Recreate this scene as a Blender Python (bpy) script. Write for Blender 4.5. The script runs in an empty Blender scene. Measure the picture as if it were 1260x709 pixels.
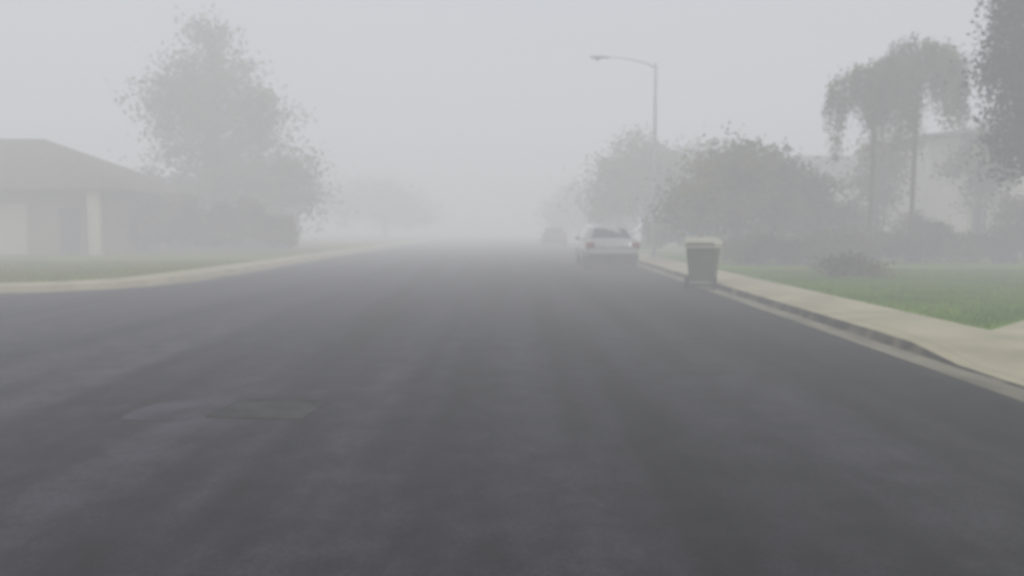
import bpy, math, random
import numpy as np
from mathutils import Vector, Matrix
random.seed(7); RNG=np.random.default_rng(7)
S=bpy.context.scene; COL=S.collection
S.view_settings.view_transform='Standard'; S.view_settings.look='None'; S.view_settings.exposure=0

# ---------------- materials ----------------
def mat(name,c1,c2=None,rough=.8,scale=3.,detail=4.,bump=0.,bscale=40.,stretch=None,metal=0.,spec=.3,lo=.35,hi=.65,coat=0.):
    m=bpy.data.materials.new(name); m.use_nodes=True; nt=m.node_tree; b=nt.nodes['Principled BSDF']
    b.inputs['Roughness'].default_value=rough; b.inputs['Metallic'].default_value=metal
    b.inputs['Specular IOR Level'].default_value=spec; b.inputs['Coat Weight'].default_value=coat
    c2=c2 or tuple(x*.8 for x in c1)
    tc=nt.nodes.new('ShaderNodeTexCoord'); mp=nt.nodes.new('ShaderNodeMapping')
    nt.links.new(tc.outputs['Object'],mp.inputs['Vector'])
    if stretch: mp.inputs['Scale'].default_value=stretch
    n=nt.nodes.new('ShaderNodeTexNoise'); n.inputs['Scale'].default_value=scale; n.inputs['Detail'].default_value=detail
    nt.links.new(mp.outputs[0],n.inputs['Vector'])
    r=nt.nodes.new('ShaderNodeValToRGB'); r.color_ramp.elements[0].position=lo; r.color_ramp.elements[1].position=hi
    r.color_ramp.elements[0].color=(*c1,1); r.color_ramp.elements[1].color=(*c2,1)
    nt.links.new(n.outputs['Fac'],r.inputs[0]); nt.links.new(r.outputs[0],b.inputs['Base Color'])
    if bump:
        n2=nt.nodes.new('ShaderNodeTexNoise'); n2.inputs['Scale'].default_value=bscale
        nt.links.new(tc.outputs['Object'],n2.inputs['Vector'])
        bp=nt.nodes.new('ShaderNodeBump'); bp.inputs['Strength'].default_value=bump; bp.inputs['Distance'].default_value=.02
        nt.links.new(n2.outputs['Fac'],bp.inputs['Height']); nt.links.new(bp.outputs[0],b.inputs['Normal'])
    return m

def asphalt_mat():
    m=bpy.data.materials.new('asphalt'); m.use_nodes=True; nt=m.node_tree; b=nt.nodes['Principled BSDF']
    L=nt.links.new
    tc=nt.nodes.new('ShaderNodeTexCoord')
    def noise(sc,stretch,detail=3,rough=.5,dist=0,loc=(0,0,0)):
        mp=nt.nodes.new('ShaderNodeMapping'); mp.inputs['Scale'].default_value=stretch; mp.inputs['Location'].default_value=loc
        L(tc.outputs['Object'],mp.inputs['Vector'])
        n=nt.nodes.new('ShaderNodeTexNoise'); n.inputs['Scale'].default_value=sc; n.inputs['Detail'].default_value=detail
        n.inputs['Roughness'].default_value=rough; n.inputs['Distortion'].default_value=dist
        L(mp.outputs[0],n.inputs['Vector']); return n.outputs['Fac']
    def ramp(f,a,b_,ca,cb):
        r=nt.nodes.new('ShaderNodeValToRGB'); e=r.color_ramp.elements
        e[0].position=a; e[1].position=b_; e[0].color=(*ca,1); e[1].color=(*cb,1); L(f,r.inputs[0]); return r.outputs[0]
    def mul(a,b_):
        x=nt.nodes.new('ShaderNodeMix'); x.data_type='RGBA'; x.blend_type='MULTIPLY'; x.inputs[0].default_value=1
        L(a,x.inputs[6]); L(b_,x.inputs[7]); return x.outputs[2]
    # bluish asphalt towards the side street, darker neutral asphalt towards the opposite gutter
    sx=nt.nodes.new('ShaderNodeSeparateXYZ'); L(tc.outputs['Object'],sx.inputs[0])
    mr=nt.nodes.new('ShaderNodeMapRange'); mr.inputs[1].default_value=-5; mr.inputs[2].default_value=4.5; L(sx.outputs[0],mr.inputs[0])
    ad=nt.nodes.new('ShaderNodeMath'); ad.operation='ADD'; L(mr.outputs[0],ad.inputs[0]); 
    nz=noise(.5,(1,.5,1),3,.5); sb=nt.nodes.new('ShaderNodeMath'); sb.operation='MULTIPLY_ADD'; sb.inputs[1].default_value=1.; sb.inputs[2].default_value=-.5
    L(nz,sb.inputs[0]); L(sb.outputs[0],ad.inputs[1])
    big=ramp(ad.outputs[0],.1,1.,(.042,.039,.053),(.021,.021,.021))
    streak=ramp(noise(1.5,(1,.035,1),2,.5,0,(3.4,0,0)),.38,.62,(.62,.62,.63),(1.45,1.45,1.43))
    med=ramp(noise(3.2,(1,.8,1),6,.7),.37,.63,(.66,.66,.66),(1.36,1.36,1.36))
    fine=ramp(noise(45,(1,1,1),3,.7),.3,.72,(.6,.6,.6),(1.5,1.5,1.5))
    c=mul(mul(mul(big,streak),med),fine); L(c,b.inputs['Base Color'])
    b.inputs['Roughness'].default_value=.85; b.inputs['Specular IOR Level'].default_value=.15
    bp=nt.nodes.new('ShaderNodeBump'); bp.inputs['Strength'].default_value=.35; bp.inputs['Distance'].default_value=.01
    L(noise(90,(1,1,1),2),bp.inputs['Height']); L(bp.outputs[0],b.inputs['Normal'])
    return m

ASPH=asphalt_mat()
GRASS=mat('lawn_grass',(.10,.215,.004),(.20,.32,.012),.95,.6,6,.6,60,lo=.35,hi=.65,spec=.03)
GRASSL=mat('dry_lawn_grass',(.15,.19,.008),(.23,.25,.035),.95,.5,6,.6,60,lo=.35,hi=.65,spec=.03)
EARTH=mat('earth_ground',(.08,.085,.05),(.12,.115,.08),.95,.1)
CONC=mat('pavement_concrete',(.40,.355,.23),(.58,.52,.355),.9,1.3,7,.2,80,lo=.32,hi=.68)
GUTT=mat('gutter_concrete',(.15,.14,.10),(.32,.29,.21),.9,1.8,6,.2,80,stretch=(1,.4,1),lo=.35,hi=.65)
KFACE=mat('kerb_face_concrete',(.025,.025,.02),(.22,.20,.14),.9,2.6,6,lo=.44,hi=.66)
BARK=mat('tree_bark',(.08,.065,.045),(.13,.11,.08),.95,6,5,.5,30,stretch=(1,1,.2))
def leafm(n,a,b,sc=.9): 
    return mat(n,a,b,.8,sc,3,lo=.43,hi=.57,spec=.02)
LEAF_A=leafm('tree_leaves',(.10,.11,.012),(.22,.22,.06),.5)
LEAF_B=leafm('olive_tree_leaves',(.028,.045,.002),(.18,.205,.02),.9)
LEAF_D=leafm('deep_blue_green_leaves',(.014,.022,.017),(.04,.052,.038))
LEAF_C=leafm('weeping_tree_leaves',(.045,.07,.006),(.16,.18,.045),1.4)
HEDGE=leafm('hedge_leaves',(.022,.035,.002),(.12,.14,.018),.9)
HEDGEB=leafm('brown_hedge_leaves',(.07,.065,.006),(.19,.17,.03),.7)
WALLC=mat('cream_stucco',(.74,.72,.64),(.80,.78,.70),.9,1.0,4,.2,60)
WALLG=mat('beige_stucco',(.26,.23,.13),(.34,.305,.19),.9,1.0,4,.2,60)
TRIM=mat('white_trim',(.68,.64,.46),None,.6)
ROOFM=mat('roof_shingles',(.13,.112,.065),(.19,.165,.10),.9,3,5,.4,25)
ROOFD=mat('grey_roof_shingles',(.12,.12,.10),(.18,.175,.15),.9,3,5,.4,25)
GLASS=mat('window_glass',(.02,.025,.03),(.03,.035,.04),.12,2,spec=.6)
FENCEM=mat('weathered_fence_wood',(.09,.085,.05),(.14,.13,.085),.9,2,5,stretch=(6,6,.4))
METAL=mat('galvanised_metal',(.50,.50,.50),(.58,.58,.58),.6,2)
LAMPG=mat('lamp_lens',(.45,.46,.45),None,.3)
PAINT=mat('silver_car_paint',(.34,.35,.345),(.39,.40,.39),.35,1,metal=.15,coat=.5)
PAINT2=mat('dark_car_paint',(.06,.065,.07),(.08,.085,.09),.35,1,metal=.2,coat=.5)
RUB=mat('tyre_rubber',(.018,.018,.018),(.03,.03,.03),.9,8)
RIM=mat('wheel_rim_metal',(.35,.35,.36),None,.4,metal=.7)
TAIL=mat('tail_light_plastic',(.18,.02,.02),(.25,.03,.03),.25,4)
PLATE=mat('number_plate',(.5,.5,.48),None,.5)
DARKP=mat('black_plastic',(.03,.03,.03),(.045,.045,.045),.6)
BINB=mat('bin_body_plastic',(.050,.075,.030),(.075,.10,.045),.6,3)
BINL=mat('bin_lid_plastic',(.58,.56,.45),(.66,.64,.52),.5,3)
IRON=mat('cast_iron_plate',(.034,.034,.036),(.075,.074,.076),.9,5,5,.4,60,spec=.05)
FRAMEM=mat('rusted_frame',(.018,.018,.018),(.06,.06,.062),.9,5,spec=.05)
PATCH=mat('worn_asphalt_patch',(.050,.047,.064),(.095,.09,.115),.9,3,5,.3,80,spec=.05)

# ---------------- helpers ----------------
def link(o,parent=None,**k):
    COL.objects.link(o)
    if parent: o.parent=parent
    for a,b in k.items(): o[a]=b
    return o
def mesh(name,v,f,m,parent=None,smooth=False,bev=0,**k):
    me=bpy.data.meshes.new(name); me.from_pydata([tuple(x) for x in v],[],[tuple(int(j) for j in x) for x in f]); me.materials.append(m)
    if smooth: me.polygons.foreach_set('use_smooth',[True]*len(me.polygons))
    me.update(); o=bpy.data.objects.new(name,me); link(o,parent,**k)
    if bev:
        b=o.modifiers.new('bevel','BEVEL'); b.width=bev; b.segments=2; b.limit_method='ANGLE'
    return o
def thing(name,loc,label,cat,rot=0,group=None):
    o=bpy.data.objects.new(name,None); o.location=loc; o.rotation_euler=(0,0,rot); o.empty_display_size=.3
    link(o,None,label=label,category=cat)
    if group: o['group']=group
    return o
def boxd(x0,x1,y0,y1,z0,z1):
    v=[(x0,y0,z0),(x1,y0,z0),(x1,y1,z0),(x0,y1,z0),(x0,y0,z1),(x1,y0,z1),(x1,y1,z1),(x0,y1,z1)]
    return v,[(0,3,2,1),(4,5,6,7),(0,1,5,4),(1,2,6,5),(2,3,7,6),(3,0,4,7)]
def joind(ds):
    V=[];F=[]
    for v,f in ds:
        n=len(V); V+=list(v); F+=[tuple(i+n for i in q) for q in f]
    return V,F
def box(name,x0,x1,y0,y1,z0,z1,m,parent=None,bev=0,**k):
    return mesh(name,*boxd(x0,x1,y0,y1,z0,z1),m,parent,bev=bev,**k)
def tube(pts,rad,seg=8):
    pts=[Vector(p) for p in pts]; V=[];F=[]
    for i,p in enumerate(pts):
        d=(pts[min(i+1,len(pts)-1)]-pts[max(i-1,0)]).normalized()
        a=Vector((0,0,1)) if abs(d.z)<.9 else Vector((1,0,0))
        u=d.cross(a).normalized(); w=d.cross(u)
        for s in range(seg):
            t=2*math.pi*s/seg; V.append(p+(u*math.cos(t)+w*math.sin(t))*rad[i])
    for i in range(len(pts)-1):
        for s in range(seg):
            a=i*seg+s; b=i*seg+(s+1)%seg; F.append((a,b,b+seg,a+seg))
    F.append(tuple(range(seg))[::-1]); F.append(tuple(range((len(pts)-1)*seg,len(pts)*seg)))
    return V,F
def leaves_data(cent,size):
    n=len(cent); u=RNG.normal(size=(n,3)); u/=np.linalg.norm(u,axis=1)[:,None]
    w=np.cross(u,RNG.normal(size=(n,3))); w/=np.linalg.norm(w,axis=1)[:,None]
    s=(size*RNG.uniform(.6,1.4,size=n))[:,None]
    V=np.stack([cent-u*s,cent+w*s*.55,cent+u*s,cent-w*s*.55],1).reshape(-1,3)
    return V
def leafmesh(name,cent,size,m,parent,**k):
    V=leaves_data(cent,size); n=len(cent)
    me=bpy.data.meshes.new(name); me.vertices.add(4*n); me.vertices.foreach_set('co',V.astype(np.float32).ravel())
    me.loops.add(4*n); me.loops.foreach_set('vertex_index',np.arange(4*n,dtype=np.int32))
    me.polygons.add(n); me.polygons.foreach_set('loop_start',np.arange(0,4*n,4,dtype=np.int32))
    me.materials.append(m); me.update(calc_edges=True); me.validate()
    o=bpy.data.objects.new(name,me); return link(o,parent,**k)
def crown_points(lobes,nclump,per,spread):
    C=[]; w=np.array([l[3]*l[4]*l[5] for l in lobes])**.7; w/=w.sum()
    for _ in range(nclump):
        l=lobes[RNG.choice(len(lobes),p=w)]
        d=RNG.normal(size=3); d/=np.linalg.norm(d); r=RNG.uniform(.3,1.06)
        C.append([l[0]+d[0]*l[3]*r,l[1]+d[1]*l[4]*r,l[2]+d[2]*l[5]*r])
    C=np.array(C); 
    sp=spread*RNG.uniform(.5,1.5,size=nclump)
    P=(C[:,None,:]+RNG.normal(size=(nclump,per,3))*sp[:,None,None]*np.array([1,1,.7])).reshape(-1,3)
    P[:,2]=np.maximum(P[:,2],.05)
    return C,P
def tree(name,loc,label,h_trunk,r,lobes,ncl,per,spread,ls,m,nlimb=18,lean=0,cat='tree'):
    t=thing(name,loc,label,cat)
    C,P=crown_points(lobes,ncl,per,spread)
    ds=[]; top=Vector((lean,0,h_trunk)); zt=max(l[2]+l[5]*.6 for l in lobes)
    ds.append(tube([(0,0,-.05),(0,0,.3),(lean*.5,.03,h_trunk*.6),top,(lean*1.2,0,(h_trunk+zt)/2),(lean*1.2,0,zt)],[r*1.5,r*1.05,r*.9,r*.75,r*.45,r*.08]))
    for i in range(nlimb):
        c=Vector(C[RNG.integers(len(C))]); z0=random.uniform(h_trunk*.7,max(h_trunk,min(c.z,zt*.8)))
        a=Vector((lean,0,z0)); mid=a.lerp(c,.5)+Vector((0,0,random.uniform(0,.3)*(c-a).length*.5))
        ds.append(tube([a,mid,c],[r*.35,r*.2,r*.04],6))
    mesh('trunk',*joind(ds),BARK,t,smooth=True)
    leafmesh('crown',P,ls,m,t)
    return t

def offpath(path,off):
    n=len(path); out=[]
    for i in range(n):
        a=Vector(path[max(i-1,0)]); b=Vector(path[min(i+1,n-1)]); d=(b-a).normalized()
        out.append((path[i][0]-d.y*off, path[i][1]+d.x*off))
    return out
def sweep(name,path,prof,m,zf=None,**k):
    V=[];F=[];n=len(path)
    for off,z in prof:
        for (x,y),(ox,oy) in zip(offpath(path,off),path):
            V.append((x,y,zf(ox,oy,abs(off),z) if zf else z))
    for j in range(len(prof)-1):
        for i in range(n-1):
            a=j*n+i; F.append((a,a+1,a+1+n,a+n))
    return mesh(name,V,F,m,**k)

# ---------------- ground, roads ----------------
st=dict(kind='structure')
mesh('ground',[(-500,-200,0),(500,-200,0),(500,700,0),(-500,700,0)],[(0,1,2,3)],EARTH,**st)
rx=lambda y:3.9+.02*min(max(y,0),45)
mesh('road',[(-8.6,-60,.006),(rx(-60)+.2,-60,.006),(rx(0)+.2,0,.006),(rx(45)+.2,45,.006),(rx(300)+.2,300,.006),(-8.6,300,.006),(-8.6,18.5,.006),(-120,17.2,.006),(-120,-14,.006),(-8.6,-14,.006)],[(0,1,2,3,4,5,6,7,8,9)],ASPH,**st)
LP=[(-120,16.3),(-60,16.3),(-30,16.35),(-16,16.4),(-12.5,16.45),(-11.2,16.6),(-10.2,16.95),(-9.4,17.5),(-8.75,18.3),(-8.35,19.3),(-8.12,20.6),(-8.05,22.5),(-8.1,28),(-8.2,40),(-8.3,70),(-8.4,300)]
def sm(p,it=2):
    for _ in range(it):
        q=[p[0]]
        for a,b in zip(p[:-1],p[1:]): q+=[(a[0]*.75+b[0]*.25,a[1]*.75+b[1]*.25),(a[0]*.25+b[0]*.75,a[1]*.25+b[1]*.75)]
        q.append(p[-1]); p=q
    return p
LP=sm(LP)
sweep('gutter',LP,[(-.02,.009),(.42,.012)],GUTT,**st)
sweep('kerb',LP,[(.40,.0),(.43,.13),(.45,.145),(.58,.15)],CONC,**st)
sweep('pavement',LP,[(.58,.152),(1.35,.165),(1.37,.10)],CONC,**st)
ip=offpath(LP,1.25)
mesh('lawn',[(x,y,.14) for x,y in ip]+[(-200,300,.14),(-200,17.7,.14)],[tuple(range(len(ip)+2))],GRASSL,**st)

RP=[(rx(-60),-60)]+[(rx(y),y) for y in np.linspace(-4,45,50)]+[(rx(70),70),(rx(300),300)]
def drop(x,y,off,z):
    t=min(1,max(0,(y-8.0)/1.2)); t=t*t*(3-2*t)
    if y<1: t=min(1,max(0,(1-y)/1.3))
    w=min(1,max(0,(off-.8)/.8))
    s=t+(1-t)*(.12+w*.88)
    return z*s+ (0.006 if z>0 else 0)
sweep('gutter',RP,[(-.07,.009),(-.36,.012)],GUTT,**st)
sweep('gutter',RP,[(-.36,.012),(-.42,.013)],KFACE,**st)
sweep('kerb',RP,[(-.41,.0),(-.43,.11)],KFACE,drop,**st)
sweep('kerb',RP,[(-.43,.11),(-.46,.13),(-.60,.135)],CONC,drop,**st)
sweep('pavement',RP,[(-.605,.137),(-.9,.14),(-1.3,.145),(-1.70,.15),(-1.72,.08)],CONC,drop,**st)
mesh('lawn',[(5.78,9.6,.135),(7.9,11.6,.135),(12,12.9,.135),(120,12.9,.16),(120,300,.16),(6.3,300,.135),(6.3,45,.135)],[(0,1,2,3,4,5,6)],GRASS,**st)
mesh('lawn',[(5.55,-60,.135),(120,-60,.135),(120,3,.135),(5.55,3,.135)],[(0,1,2,3)],GRASS,**st)
mesh('driveway',[(5.58,2.9,.1475),(60,2.9,.148),(60,13.1,.148),(12,13.1,.148),(7.9,11.75,.148),(5.79,9.7,.148)],[(0,1,2,3,4,5)],CONC,**st)
mesh('road',[(-2.86,5.78,.010),(-2.6,5.70,.010),(-2.38,5.74,.010),(-2.32,6.1,.010),(-2.38,6.34,.010),(-2.62,6.42,.010),(-2.82,6.3,.010),(-2.88,6.0,.010)],[tuple(range(8))],PATCH,**st)
mh=thing('service_cover',(-1.86,6.08,.006),'flat worn rectangular service cover set in grey asphalt','service cover',rot=-.10)
mesh('frame',*joind([boxd(-.37,.37,.29,.335,-.02,.006),boxd(-.37,-.353,-.29,.288,-.02,.005),boxd(.353,.37,-.29,.288,-.02,.005),boxd(-.352,.352,-.295,-.28,-.02,.005)]),FRAMEM,mh)
box('plate',-.352,.352,-.278,.288,-.02,.004,IRON,mh,bev=.002)

def grass(name,poly,n,m,z):
    xs=[p[0] for p in poly]; ys=[p[1] for p in poly]
    x=RNG.uniform(min(xs),max(xs),n*2); y=RNG.uniform(min(ys),max(ys),n*2)
    ins=np.zeros(len(x),bool); j=len(poly)-1
    for i in range(len(poly)):
        xi,yi=poly[i]; xj,yj=poly[j]
        ins^=((yi>y)!=(yj>y))&(x<(xj-xi)*(y-yi)/(yj-yi+1e-9)+xi); j=i
    x=x[ins];y=y[ins];n=len(x)
    a=RNG.uniform(0,6.28,n); h=RNG.uniform(.03,.08,n); w=.012
    b=np.stack([x,y,np.full(n,z)],1); dx=np.stack([np.cos(a)*w,np.sin(a)*w,np.zeros(n)],1)
    t=b+np.stack([RNG.normal(size=n)*.02,RNG.normal(size=n)*.02,h],1)
    V=np.stack([b-dx,b+dx,t],1).reshape(-1,3)
    me=bpy.data.meshes.new(name); me.vertices.add(3*n); me.vertices.foreach_set('co',V.astype(np.float32).ravel())
    me.loops.add(3*n); me.loops.foreach_set('vertex_index',np.arange(3*n,dtype=np.int32))
    me.polygons.add(n); me.polygons.foreach_set('loop_start',np.arange(0,3*n,3,dtype=np.int32))
    me.materials.append(m); me.update(calc_edges=True)
    link(bpy.data.objects.new(name,me),None,kind='stuff')
grass('grass',[(5.84,9.9),(7.9,11.85),(12,13.2),(20,13.2),(20,24),(6.12,24)],30000,GRASS,.13)
grass('grass',[(-30,17.7),(-11,18.1),(-9.8,20.0),(-9.6,30),(-30,30)],20000,GRASSL,.135)

# ---------------- trees ----------------
tree('leafy_tree',(-17.0,47,.14),'tall broad grey-green tree fading into fog on a lawn',2.2,.3,
  [(0,0,3.6,4.8,4,3.0),(0,0,7.2,3.5,3.3,3.0),(-.3,0,10.2,2.3,2.2,2.4),(-.5,0,12.4,1.0,1.0,1.8),(2.4,0,8.0,1.9,2,2.0),(-2.6,0,8.2,1.9,2,1.8),(3.9,0,3.8,2.2,2,2.6)],
  340,75,.62,.13,LEAF_A,44)
tree('leafy_tree',(-14.5,92,.14),'faint round tree nearly lost in fog beside the road',2,.2,
  [(0,0,4,3.8,3,2.6),(3,0,3,3,2.5,2),(-4,0,4,3,2.5,2.6)],140,55,.8,.2,LEAF_A,12)
tree('leafy_tree',(7.9,48,.14),'pale round tree in thick fog behind a street lamp',2,.2,
  [(0,0,4.4,2.8,2.6,2.2),(-1.6,0,2.8,2.2,2,2),(2.0,0,3.8,2.6,2,2.4),(3.6,0,3.8,2.0,2,2)],210,75,.55,.13,LEAF_A,14)
tree('leafy_tree',(7.0,84,.14),'faint low tree nearly lost in fog beside the road',1.6,.2,
  [(0,0,3.4,2.8,2.6,2.2),(-1.8,0,2.4,2,2,1.6)],100,55,.7,.2,LEAF_A,10)
tree('leafy_tree',(8.5,30.5,.14),'dense rounded olive green tree beside the pavement',1.2,.16,
  [(-.2,0,3.3,1.8,1.7,1.2),(-.9,0,2.2,1.8,1.6,1.3),(1.3,0,2.4,1.9,1.7,1.5),(.6,.2,3.6,1.3,1.2,.9),(2.4,0,2.2,1.3,1.2,1.3)],220,90,.38,.085,LEAF_B,18)
tree('leafy_tree',(11.6,32,.14),'low spreading green tree beside a larger one',.8,.12,
  [(0,0,1.8,1.8,1.5,1.2),(1.5,0,1.3,1.6,1.3,.9),(-.9,0,2.4,1.3,1.2,1.0)],150,80,.36,.085,LEAF_B,14)
tree('leafy_tree',(18.2,31.5,.14),'small loose olive tree against a pale house wall',1.6,.1,
  [(0,0,3.6,1.2,.9,.9),(.8,0,4.7,1.3,.9,1.0),(.3,0,2.7,1.0,.7,.7)],90,70,.30,.08,LEAF_B,14)
tree('leafy_tree',(14.9,33,.14),'slender olive tree filling the gap before a house',1.4,.1,
  [(0,0,3.0,1.2,1,1.2),(.5,0,4.2,.9,.8,.9)],60,70,.34,.085,LEAF_A,12)
tree('leafy_tree',(12.85,19.5,.14),'tall dark tree overhanging a driveway and house',1.5,.24,
  [(-.1,0,3.5,1.15,1.3,1.2),(-.2,0,5.0,1.3,1.3,1.4),(-.1,0,6.6,1.25,1.3,1.4),(-.2,0,8.2,1.3,1.3,1.5)],400,90,.24,.06,LEAF_D,24)

def weeping(loc,label,h,R,ncl,sq=1.):
    t=thing('weeping_tree',loc,label,'tree',group='slim weeping trees')
    ds=[tube([(0,0,-.05),(0,0,.4),(.05,.03,h*.5),(0,0,h-.6),(.05,0,h-.1)],[.14,.1,.085,.05,.02])]
    P=[]
    for i in range(ncl):
        a=RNG.uniform(0,6.28); r=R*math.sqrt(RNG.uniform(.02,1)); z=h-.1-1.2*(r/R)**2*RNG.uniform(.5,1.4)+RNG.normal()*.08
        s=np.array([r*math.cos(a),r*math.sin(a),z]); Lc=RNG.uniform(.4,.9+1.9*(r/R))
        for j in range(RNG.integers(3,10)):
            L=Lc*RNG.uniform(.5,1.15); k=int(L*30)
            s2=s+RNG.normal(size=3)*np.array([.16,.16,.1]); tt=np.linspace(0,1,k)[:,None]
            P.append(s2+tt*np.array([.15*math.cos(a),.15*math.sin(a),-L])+RNG.normal(size=(k,3))*.07)
        ds.append(tube([(0,0,h-2+RNG.uniform(0,1.2)),(s[0]*.5,s[1]*.5,z-.05),tuple(s)],[.032,.02,.008],5))
    mesh('trunk',*joind(ds),BARK,t,smooth=True)
    leafmesh('crown',np.concatenate(P),.055,LEAF_C,t)
weeping((14.1,28.5,.14),'slim tree with pale trunk and large drooping grey-green crown',7.8,1.5,76)
weeping((12.6,28.4,.14),'slim tree with thin trunk and smaller drooping grey-green crown',7.1,1.35,50)

def hedge(name,loc,label,L,D,H,n,ls=.07,cat='hedge',mm=None):
    t=thing(name,loc,label,cat)
    P=[]
    nb=max(1,int(n/60)); ph=RNG.uniform(0,6)
    for i in range(nb):
        x=RNG.uniform(-L/2,L/2)
        c=np.array([x,RNG.uniform(-D/2,D/2),RNG.uniform(.1,1)**.6*H*(.8+.14*math.sin(x*1.7+ph)+.12*math.sin(x*3.9+ph))])
        c[2]*=1-(abs(x)/(L/2))**3*.35
        P.append(c+RNG.normal(size=(60,3))*np.array([.2,.16,.12]))
    P=np.concatenate(P); P[:,2]=np.maximum(P[:,2],.03)
    for i in range(max(2,int(L*.5))):
        x=RNG.uniform(-L/2,L/2)*.9; mesh('stem',*tube([(x,0,-.03),(x+.1,0,H*.5),(x-.05,.05,H*.8)],[.03,.02,.006],5),BARK,t)
    leafmesh('foliage',P,ls,mm or HEDGE,t)
hedge('hedge',(14.9,28.6,.14),'long low green hedge along the back of a lawn',9.5,1.1,1.25,17000)
hedge('bush',(8.6,20.5,.14),'small round bush growing on the lawn',1.3,.8,.45,1600,.05,'bush')
hedge('bush',(17.9,28.0,.14),'tall dark leafy shrub in front of a pale house',2.2,1.2,2.3,8000,.06,'bush',HEDGE)
hedge('bush',(15.2,29.8,.14),'rounded olive shrub beneath a weeping tree',2.0,1.1,1.9,4500,.06,'bush',LEAF_B)
hedge('hedge',(-15.6,40,.14),'brownish olive hedge under a tall tree',9.5,1.6,2.9,24000,.09,'hedge',HEDGEB)
hedge('hedge',(8.9,38,.14),'foggy olive hedge beside the pavement',4.6,1.5,2.3,10000,.09,'hedge')
hedge('bush',(9.6,27.2,.14),'low olive bush at the edge of a lawn',4.6,1.2,1.15,7500,.07,'bush')

# ---------------- houses ----------------
def window(par,x0,x1,z0,z1,y):
    w=bpy.data.objects.new('window',None); link(w,par)
    t=.08
    mesh('frame',*joind([boxd(x0-t,x0,y-.06,y-.002,z0-t,z1+t),boxd(x1,x1+t,y-.06,y-.002,z0-t,z1+t),boxd(x0,x1,y-.06,y-.002,z1,z1+t),boxd(x0,x1,y-.06,y-.002,z0-t,z0),
        boxd((x0+x1)/2-.025,(x0+x1)/2+.025,y-.055,y-.022,z0,z1)]),TRIM,w)
    box('pane',x0,x1,y-.02,y-.004,z0,z1,GLASS,w)
    box('sill',x0-.12,x1+.12,y-.12,y-.003,z0-.14,z0-t-.003,TRIM,w)
def hiproof(x0,x1,y0,y1,ze,zr,hx0,hx1):
    ym=(y0+y1)/2; t=.16
    V=[(x0,y0,ze),(x1,y0,ze),(x1,y1,ze),(x0,y1,ze),(x0,y0,ze+t),(x1,y0,ze+t),(x1,y1,ze+t),(x0,y1,ze+t),(hx0,ym,zr),(hx1,ym,zr)]
    F=[(0,3,2,1),(0,1,5,4),(1,2,6,5),(2,3,7,6),(3,0,4,7),(4,5,9,8),(5,6,9),(6,7,8,9),(7,4,8)]
    return V,F
h=thing('house',(-29,36.5,.14),'low beige house with hipped shingle roof and white porch posts','house')
box('wall',-13,10.4,.6,9,0,2.85,WALLG,h)
mesh('roof',*hiproof(-14,11.6,-.4,10,2.85,5.75,-7,5.2),ROOFM,h)
for x0,x1 in ((-3.0,-1.4),(1.2,3.2)): window(h,x0,x1,.9,2.2,.6)
for x in (4.3,10.1): box('porch_post',x-.25,x+.25,-.1,.18,0,2.85,TRIM,h)
box('garage_door',5.3,6.7,.53,.598,.02,2.3,TRIM,h)
box('door',8.2,9.1,.54,.598,.02,2.15,FENCEM,h)
f=thing('wooden_fence',(-16.4,43.5,.14),'weathered brown board fence beneath a tall tree','fence')
mesh('boards',*joind([boxd(-5.4+i*.2,-5.4+i*.2+.185,-.012,.012,.05,2.0+.03*math.sin(i*1.7)) for i in range(50)]),FENCEM,f)
for i in range(6): box('post',-5.3+i*1.8,-5.2+i*1.8,.063,.16,0,1.95,FENCEM,f)
for z in (.4,1.6): box('rail',-5.4,4.6,.014,.06,z,z+.09,FENCEM,f)

h=thing('house',(24,34.5,.14),'two-storey pale stucco house with low grey roof','house')
box('wall',-6.3,8,0,6,0,5.0,WALLC,h)
mesh('roof',*hiproof(-6.7,8.8,-.5,6.5,5.0,5.8,-3,5),ROOFD,h)
window(h,-4.4,-3.7,.9,2.2,0); window(h,-1.2,.6,.9,2.2,0)
h=thing('house',(20.5,48,.14),'pale gabled house lost in fog behind trees','house')
box('wall',-5,5,0,9,0,3.9,WALLC,h)
mesh('roof',[(-5.6,-.5,3.9),(5.6,-.5,3.9),(5.6,9.5,3.9),(-5.6,9.5,3.9),(-5.6,4.5,5.9),(5.6,4.5,5.9)],[(0,3,2,1),(0,1,5,4),(2,3,4,5),(1,2,5),(3,0,4)],ROOFD,h)
window(h,-3,-1.4,1,2.3,0); window(h,1.2,2.8,1,2.3,0)

# ---------------- street lamp ----------------
l=thing('street_lamp',(5.8,33,.15),'tall metal street lamp with curved arm over the road','street lamp')
mesh('pole',*tube([(0,0,0),(0,0,2.5),(0,0,5),(0,0,7.85)],[.11,.095,.08,.06],14),METAL,l,smooth=True)
box('base_plate',-.2,.2,-.2,.2,0,.05,METAL,l,bev=.01)
mesh('arm',*tube([(.0,0,7.65),(-.35,0,7.85),(-.9,0,7.98),(-1.6,0,8.08),(-1.95,0,8.08)],[.032,.032,.025,.02,.02],8),METAL,l,smooth=True)
prof=[(-1.85,.05,.05),(-2.0,.1,.07),(-2.25,.16,.09),(-2.5,.15,.08),(-2.66,.07,.04)]
V=[];F=[];sg=12
for x,w,hh in prof:
    for s in range(sg):
        a=2*math.pi*s/sg; V.append((x,w*math.cos(a),8.08+hh*math.sin(a)*(1 if math.sin(a)>0 else .5)))
for i in range(len(prof)-1):
    for s in range(sg): a=i*sg+s;b=i*sg+(s+1)%sg; F.append((a,b,b+sg,a+sg))
F+= [tuple(range(sg))[::-1],tuple(range((len(prof)-1)*sg,len(prof)*sg))]
lh=mesh('lamp_head',V,F,METAL,l,smooth=True)
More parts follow.
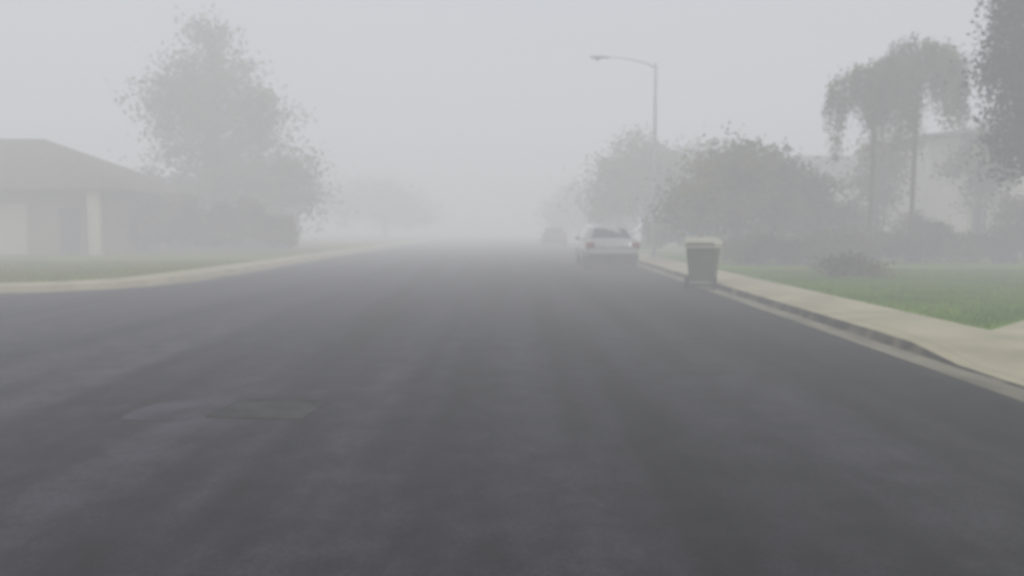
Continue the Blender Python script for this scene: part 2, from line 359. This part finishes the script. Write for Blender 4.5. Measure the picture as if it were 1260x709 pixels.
mesh('lens',*tube([(-2.35,0,7.98),(-2.35,0,8.04)],[.08,.12],14),LAMPG,lh,smooth=True)

# ---------------- car ----------------
def car(loc,label,paint,group='cars parked along the kerb',rot=0):
    c=thing('parked_car',loc,label,'car',rot,group)
    stn=[(0,.42,.78,.70),(.05,.32,.90,.80),(.14,.27,1.00,.86),(.5,.24,1.04,.90),(1.2,.22,1.0,.915),(2.3,.22,.97,.915),(3.3,.22,.94,.91),(4.0,.24,.87,.88),(4.4,.28,.76,.82),(4.55,.36,.66,.72),(4.62,.44,.56,.6)]
    V=[];F=[]
    for y,zb,zt,w in stn:
        zm=(zb+zt)/2
        pr=[(.0,zt),(.6*w,zt-.005),(.86*w,zt-.04),(.96*w,zt-.13),(w,zm+.02),(w*.99,zb+.12),(w*.9,zb),(0,zb)]
        ring=pr+[(-a,b) for a,b in pr[1:-1]][::-1]
        V+=[(a,y,b) for a,b in ring]
    K=14
    for i in range(len(stn)-1):
        for s in range(K): a=i*K+s;b=i*K+(s+1)%K; F.append((a,b,b+K,a+K))
    F+=[tuple(range(K)),tuple(range((len(stn)-1)*K,len(stn)*K))[::-1]]
    mesh('body',V,F,paint,c,smooth=True,bev=.01)
    B=[(-.80,.55,.98),(.80,.55,.98),(.80,3.35,.90),(-.80,3.35,.90)]; T=[(-.57,1.15,1.38),(.57,1.15,1.38),(.59,2.35,1.42),(-.59,2.35,1.42)]
    M=[(-.0,1.15,1.41),(0,2.35,1.45)]
    V=B+T+M; F=[(0,1,5,8,4),(2,3,7,9,6),(1,2,6,5),(3,0,4,7),(4,8,9,7),(8,5,6,9)]
    mesh('cabin',V,F,paint,c,bev=.05)
    def pane(name,q,a0,a1,b0,b1,m=GLASS,off=.012):
        q=[Vector(p) for p in q]; n=(q[1]-q[0]).cross(q[3]-q[0]).normalized()
        cc=Vector((0,2,1.1)); 
        if n.dot(q[0].lerp(q[2],.5)-cc)<0: n=-n
        P=[]
        for a,b in ((a0,b0),(a1,b0),(a1,b1),(a0,b1)):
            P.append(q[0].lerp(q[1],a).lerp(q[3].lerp(q[2],a),b)+n*off)
        P2=[p-n*.02 for p in P]
        mesh(name,P+P2,[(0,1,2,3),(7,6,5,4),(0,4,5,1),(1,5,6,2),(2,6,7,3),(3,7,4,0)],m,c)
    pane('rear_window',[B[0],B[1],T[1],T[0]],.06,.94,.08,.92)
    pane('windscreen',[B[2],B[3],T[3],T[2]],.06,.94,.08,.92)
    for A,D,T1,T2 in ((B[1],B[2],T[2],T[1]),(B[3],B[0],T[0],T[3])):
        for a0,a1 in ((.10,.47),(.50,.90)): pane('side_window',[A,D,T1,T2],a0,a1,.12,.86)
    for sx in (-1,1):
        mesh('tail_light',*boxd(sx*.76-.14,sx*.76+.14,.0,.3,.70,.90),TAIL,c,bev=.03)
        mesh('wing_mirror',*boxd(sx*.97-.09,sx*.97+.09,2.75,2.87,.93,1.07),paint,c,bev=.03)
        for yy in (.95,3.68):
            w=bpy.data.objects.new('wheel',None); w.location=(sx*.80,yy,.32); link(w,c)
            mesh('tyre',*tube([(-.12,0,0),(-.10,0,0),(.10,0,0),(.13,0,0)],[.28,.32,.32,.28],24),RUB,w,smooth=False)
            mesh('rim',*tube([(sx*.128,0,0),(sx*.14,0,0)],[.2,.18],16),RIM,w)
    box('rear_bumper',-.82,.82,-.06,.16,.50,.62,paint,c,bev=.04)
    box('bumper_trim',-.84,.84,-.045,.2,.20,.498,DARKP,c,bev=.02)
    box('number_plate',-.26,.26,-.012,.01,.66,.80,PLATE,c,bev=.005)
    for sx in (-1,1): box('headlight',sx*.62-.14,sx*.62+.14,4.42,4.56,.58,.68,LAMPG,c,bev=.03)
    return c
car((3.38,26.8,.006),'silver sedan with dark lower bumper parked at the kerb',PAINT)
car((3.1,58,.006),'dark sedan parked at the kerb nearly lost in fog',PAINT2)

# ---------------- bin ----------------
b=thing('wheelie_bin',(4.35,18.3,.012),'dark grey-green wheeled rubbish bin with pale lid by the kerb','bin',rot=math.radians(158))
V=[];zs=[(.06,.24,.25),(.10,.26,.27),(.9,.33,.35),(1.0,.335,.355)]
for z,w,dp in zs: V+=[(-w,-dp,z),(w,-dp,z),(w,dp,z),(-w,dp,z)]
F=[(3,2,1,0),(12,13,14,15)]
for i in range(3):
    for s in range(4): a=i*4+s;c_=i*4+(s+1)%4; F.append((a,c_,c_+4,a+4))
mesh('body',V,F,BINB,b,bev=.03)
mesh('rim',*joind([boxd(-.36,.36,-.385,-.35,.93,.995),boxd(-.36,.36,.35,.385,.93,.995),boxd(-.365,-.33,-.349,.349,.93,.995),boxd(.33,.365,-.349,.349,.93,.995)]),BINL,b,bev=.005)
mesh('lid',[(-.40,-.43,1.0),(.40,-.43,1.0),(.40,.41,1.0),(-.40,.41,1.0),(-.38,-.40,1.09),(.38,-.40,1.09),(.34,.36,1.17),(-.34,.36,1.17)],[(0,3,2,1),(4,5,6,7),(0,1,5,4),(1,2,6,5),(2,3,7,6),(3,0,4,7)],BINL,b,bev=.02)
mesh('handle',*tube([(-.28,.36,1.0),(-.28,.49,1.03),(.28,.49,1.03),(.28,.36,1.0)],[.018]*4,8),BINB,b)
for sx in (-1,1):
    w=bpy.data.objects.new('wheel',None); w.location=(sx*.31,.29,.15); link(w,b)
    mesh('tyre',*tube([(-.035,0,0),(.035,0,0)],[.15,.15],20),RUB,w)
    mesh('rim',*tube([(sx*.036,0,0),(sx*.042,0,0)],[.08,.07],12),DARKP,w)
mesh('axle',*tube([(-.31,.29,.15),(.31,.29,.15)],[.012,.012],8),METAL,b)

# ---------------- fog ----------------
fm=bpy.data.materials.new('fog_volume'); fm.use_nodes=True; nt=fm.node_tree; nt.nodes.clear()
o=nt.nodes.new('ShaderNodeOutputMaterial'); v=nt.nodes.new('ShaderNodeVolumePrincipled')
v.inputs['Density'].default_value=.029; v.inputs['Color'].default_value=(.95,.95,.945,1); v.inputs['Anisotropy'].default_value=0.0
v.inputs['Emission Color'].default_value=(.96,.95,.965,1); v.inputs['Emission Strength'].default_value=.0094  # added glow stands in for light scattered many times in the fog
nt.links.new(v.outputs[0],o.inputs['Volume'])
fog=box('fog',-260,260,-60,400,-1,16,fm,kind='structure')

# ---------------- light ----------------
w=bpy.data.worlds.new('World'); S.world=w; w.use_nodes=True; nt=w.node_tree
bg=nt.nodes['Background']; sky=nt.nodes.new('ShaderNodeTexSky'); sky.sky_type='NISHITA'; sky.sun_disc=False
sky.sun_elevation=math.radians(50); sky.sun_rotation=math.radians(-40); sky.dust_density=2
mx=nt.nodes.new('ShaderNodeMix'); mx.data_type='RGBA'; mx.inputs[0].default_value=.78; mx.inputs[7].default_value=(7.7,8.4,9.1,1)
nt.links.new(sky.outputs[0],mx.inputs[6]); nt.links.new(mx.outputs[2],bg.inputs['Color']); bg.inputs['Strength'].default_value=.08
sl=bpy.data.lights.new('sun','SUN'); sl.energy=.9; sl.angle=math.radians(20); sl.color=(1,.97,.93)
so=bpy.data.objects.new('sun',sl); COL.objects.link(so); so.rotation_euler=(math.radians(40),0,math.radians(40))

cam=bpy.data.cameras.new('camera'); cam.lens=28.26; cam.sensor_width=36; cam.clip_end=1500
cam.dof.use_dof=True; cam.dof.focus_distance=1.0; cam.dof.aperture_fstop=5.6
co=bpy.data.objects.new('camera',cam); COL.objects.link(co); co.location=(0,0,1.4); co.rotation_euler=(math.radians(90-4.31),0,0); S.camera=co
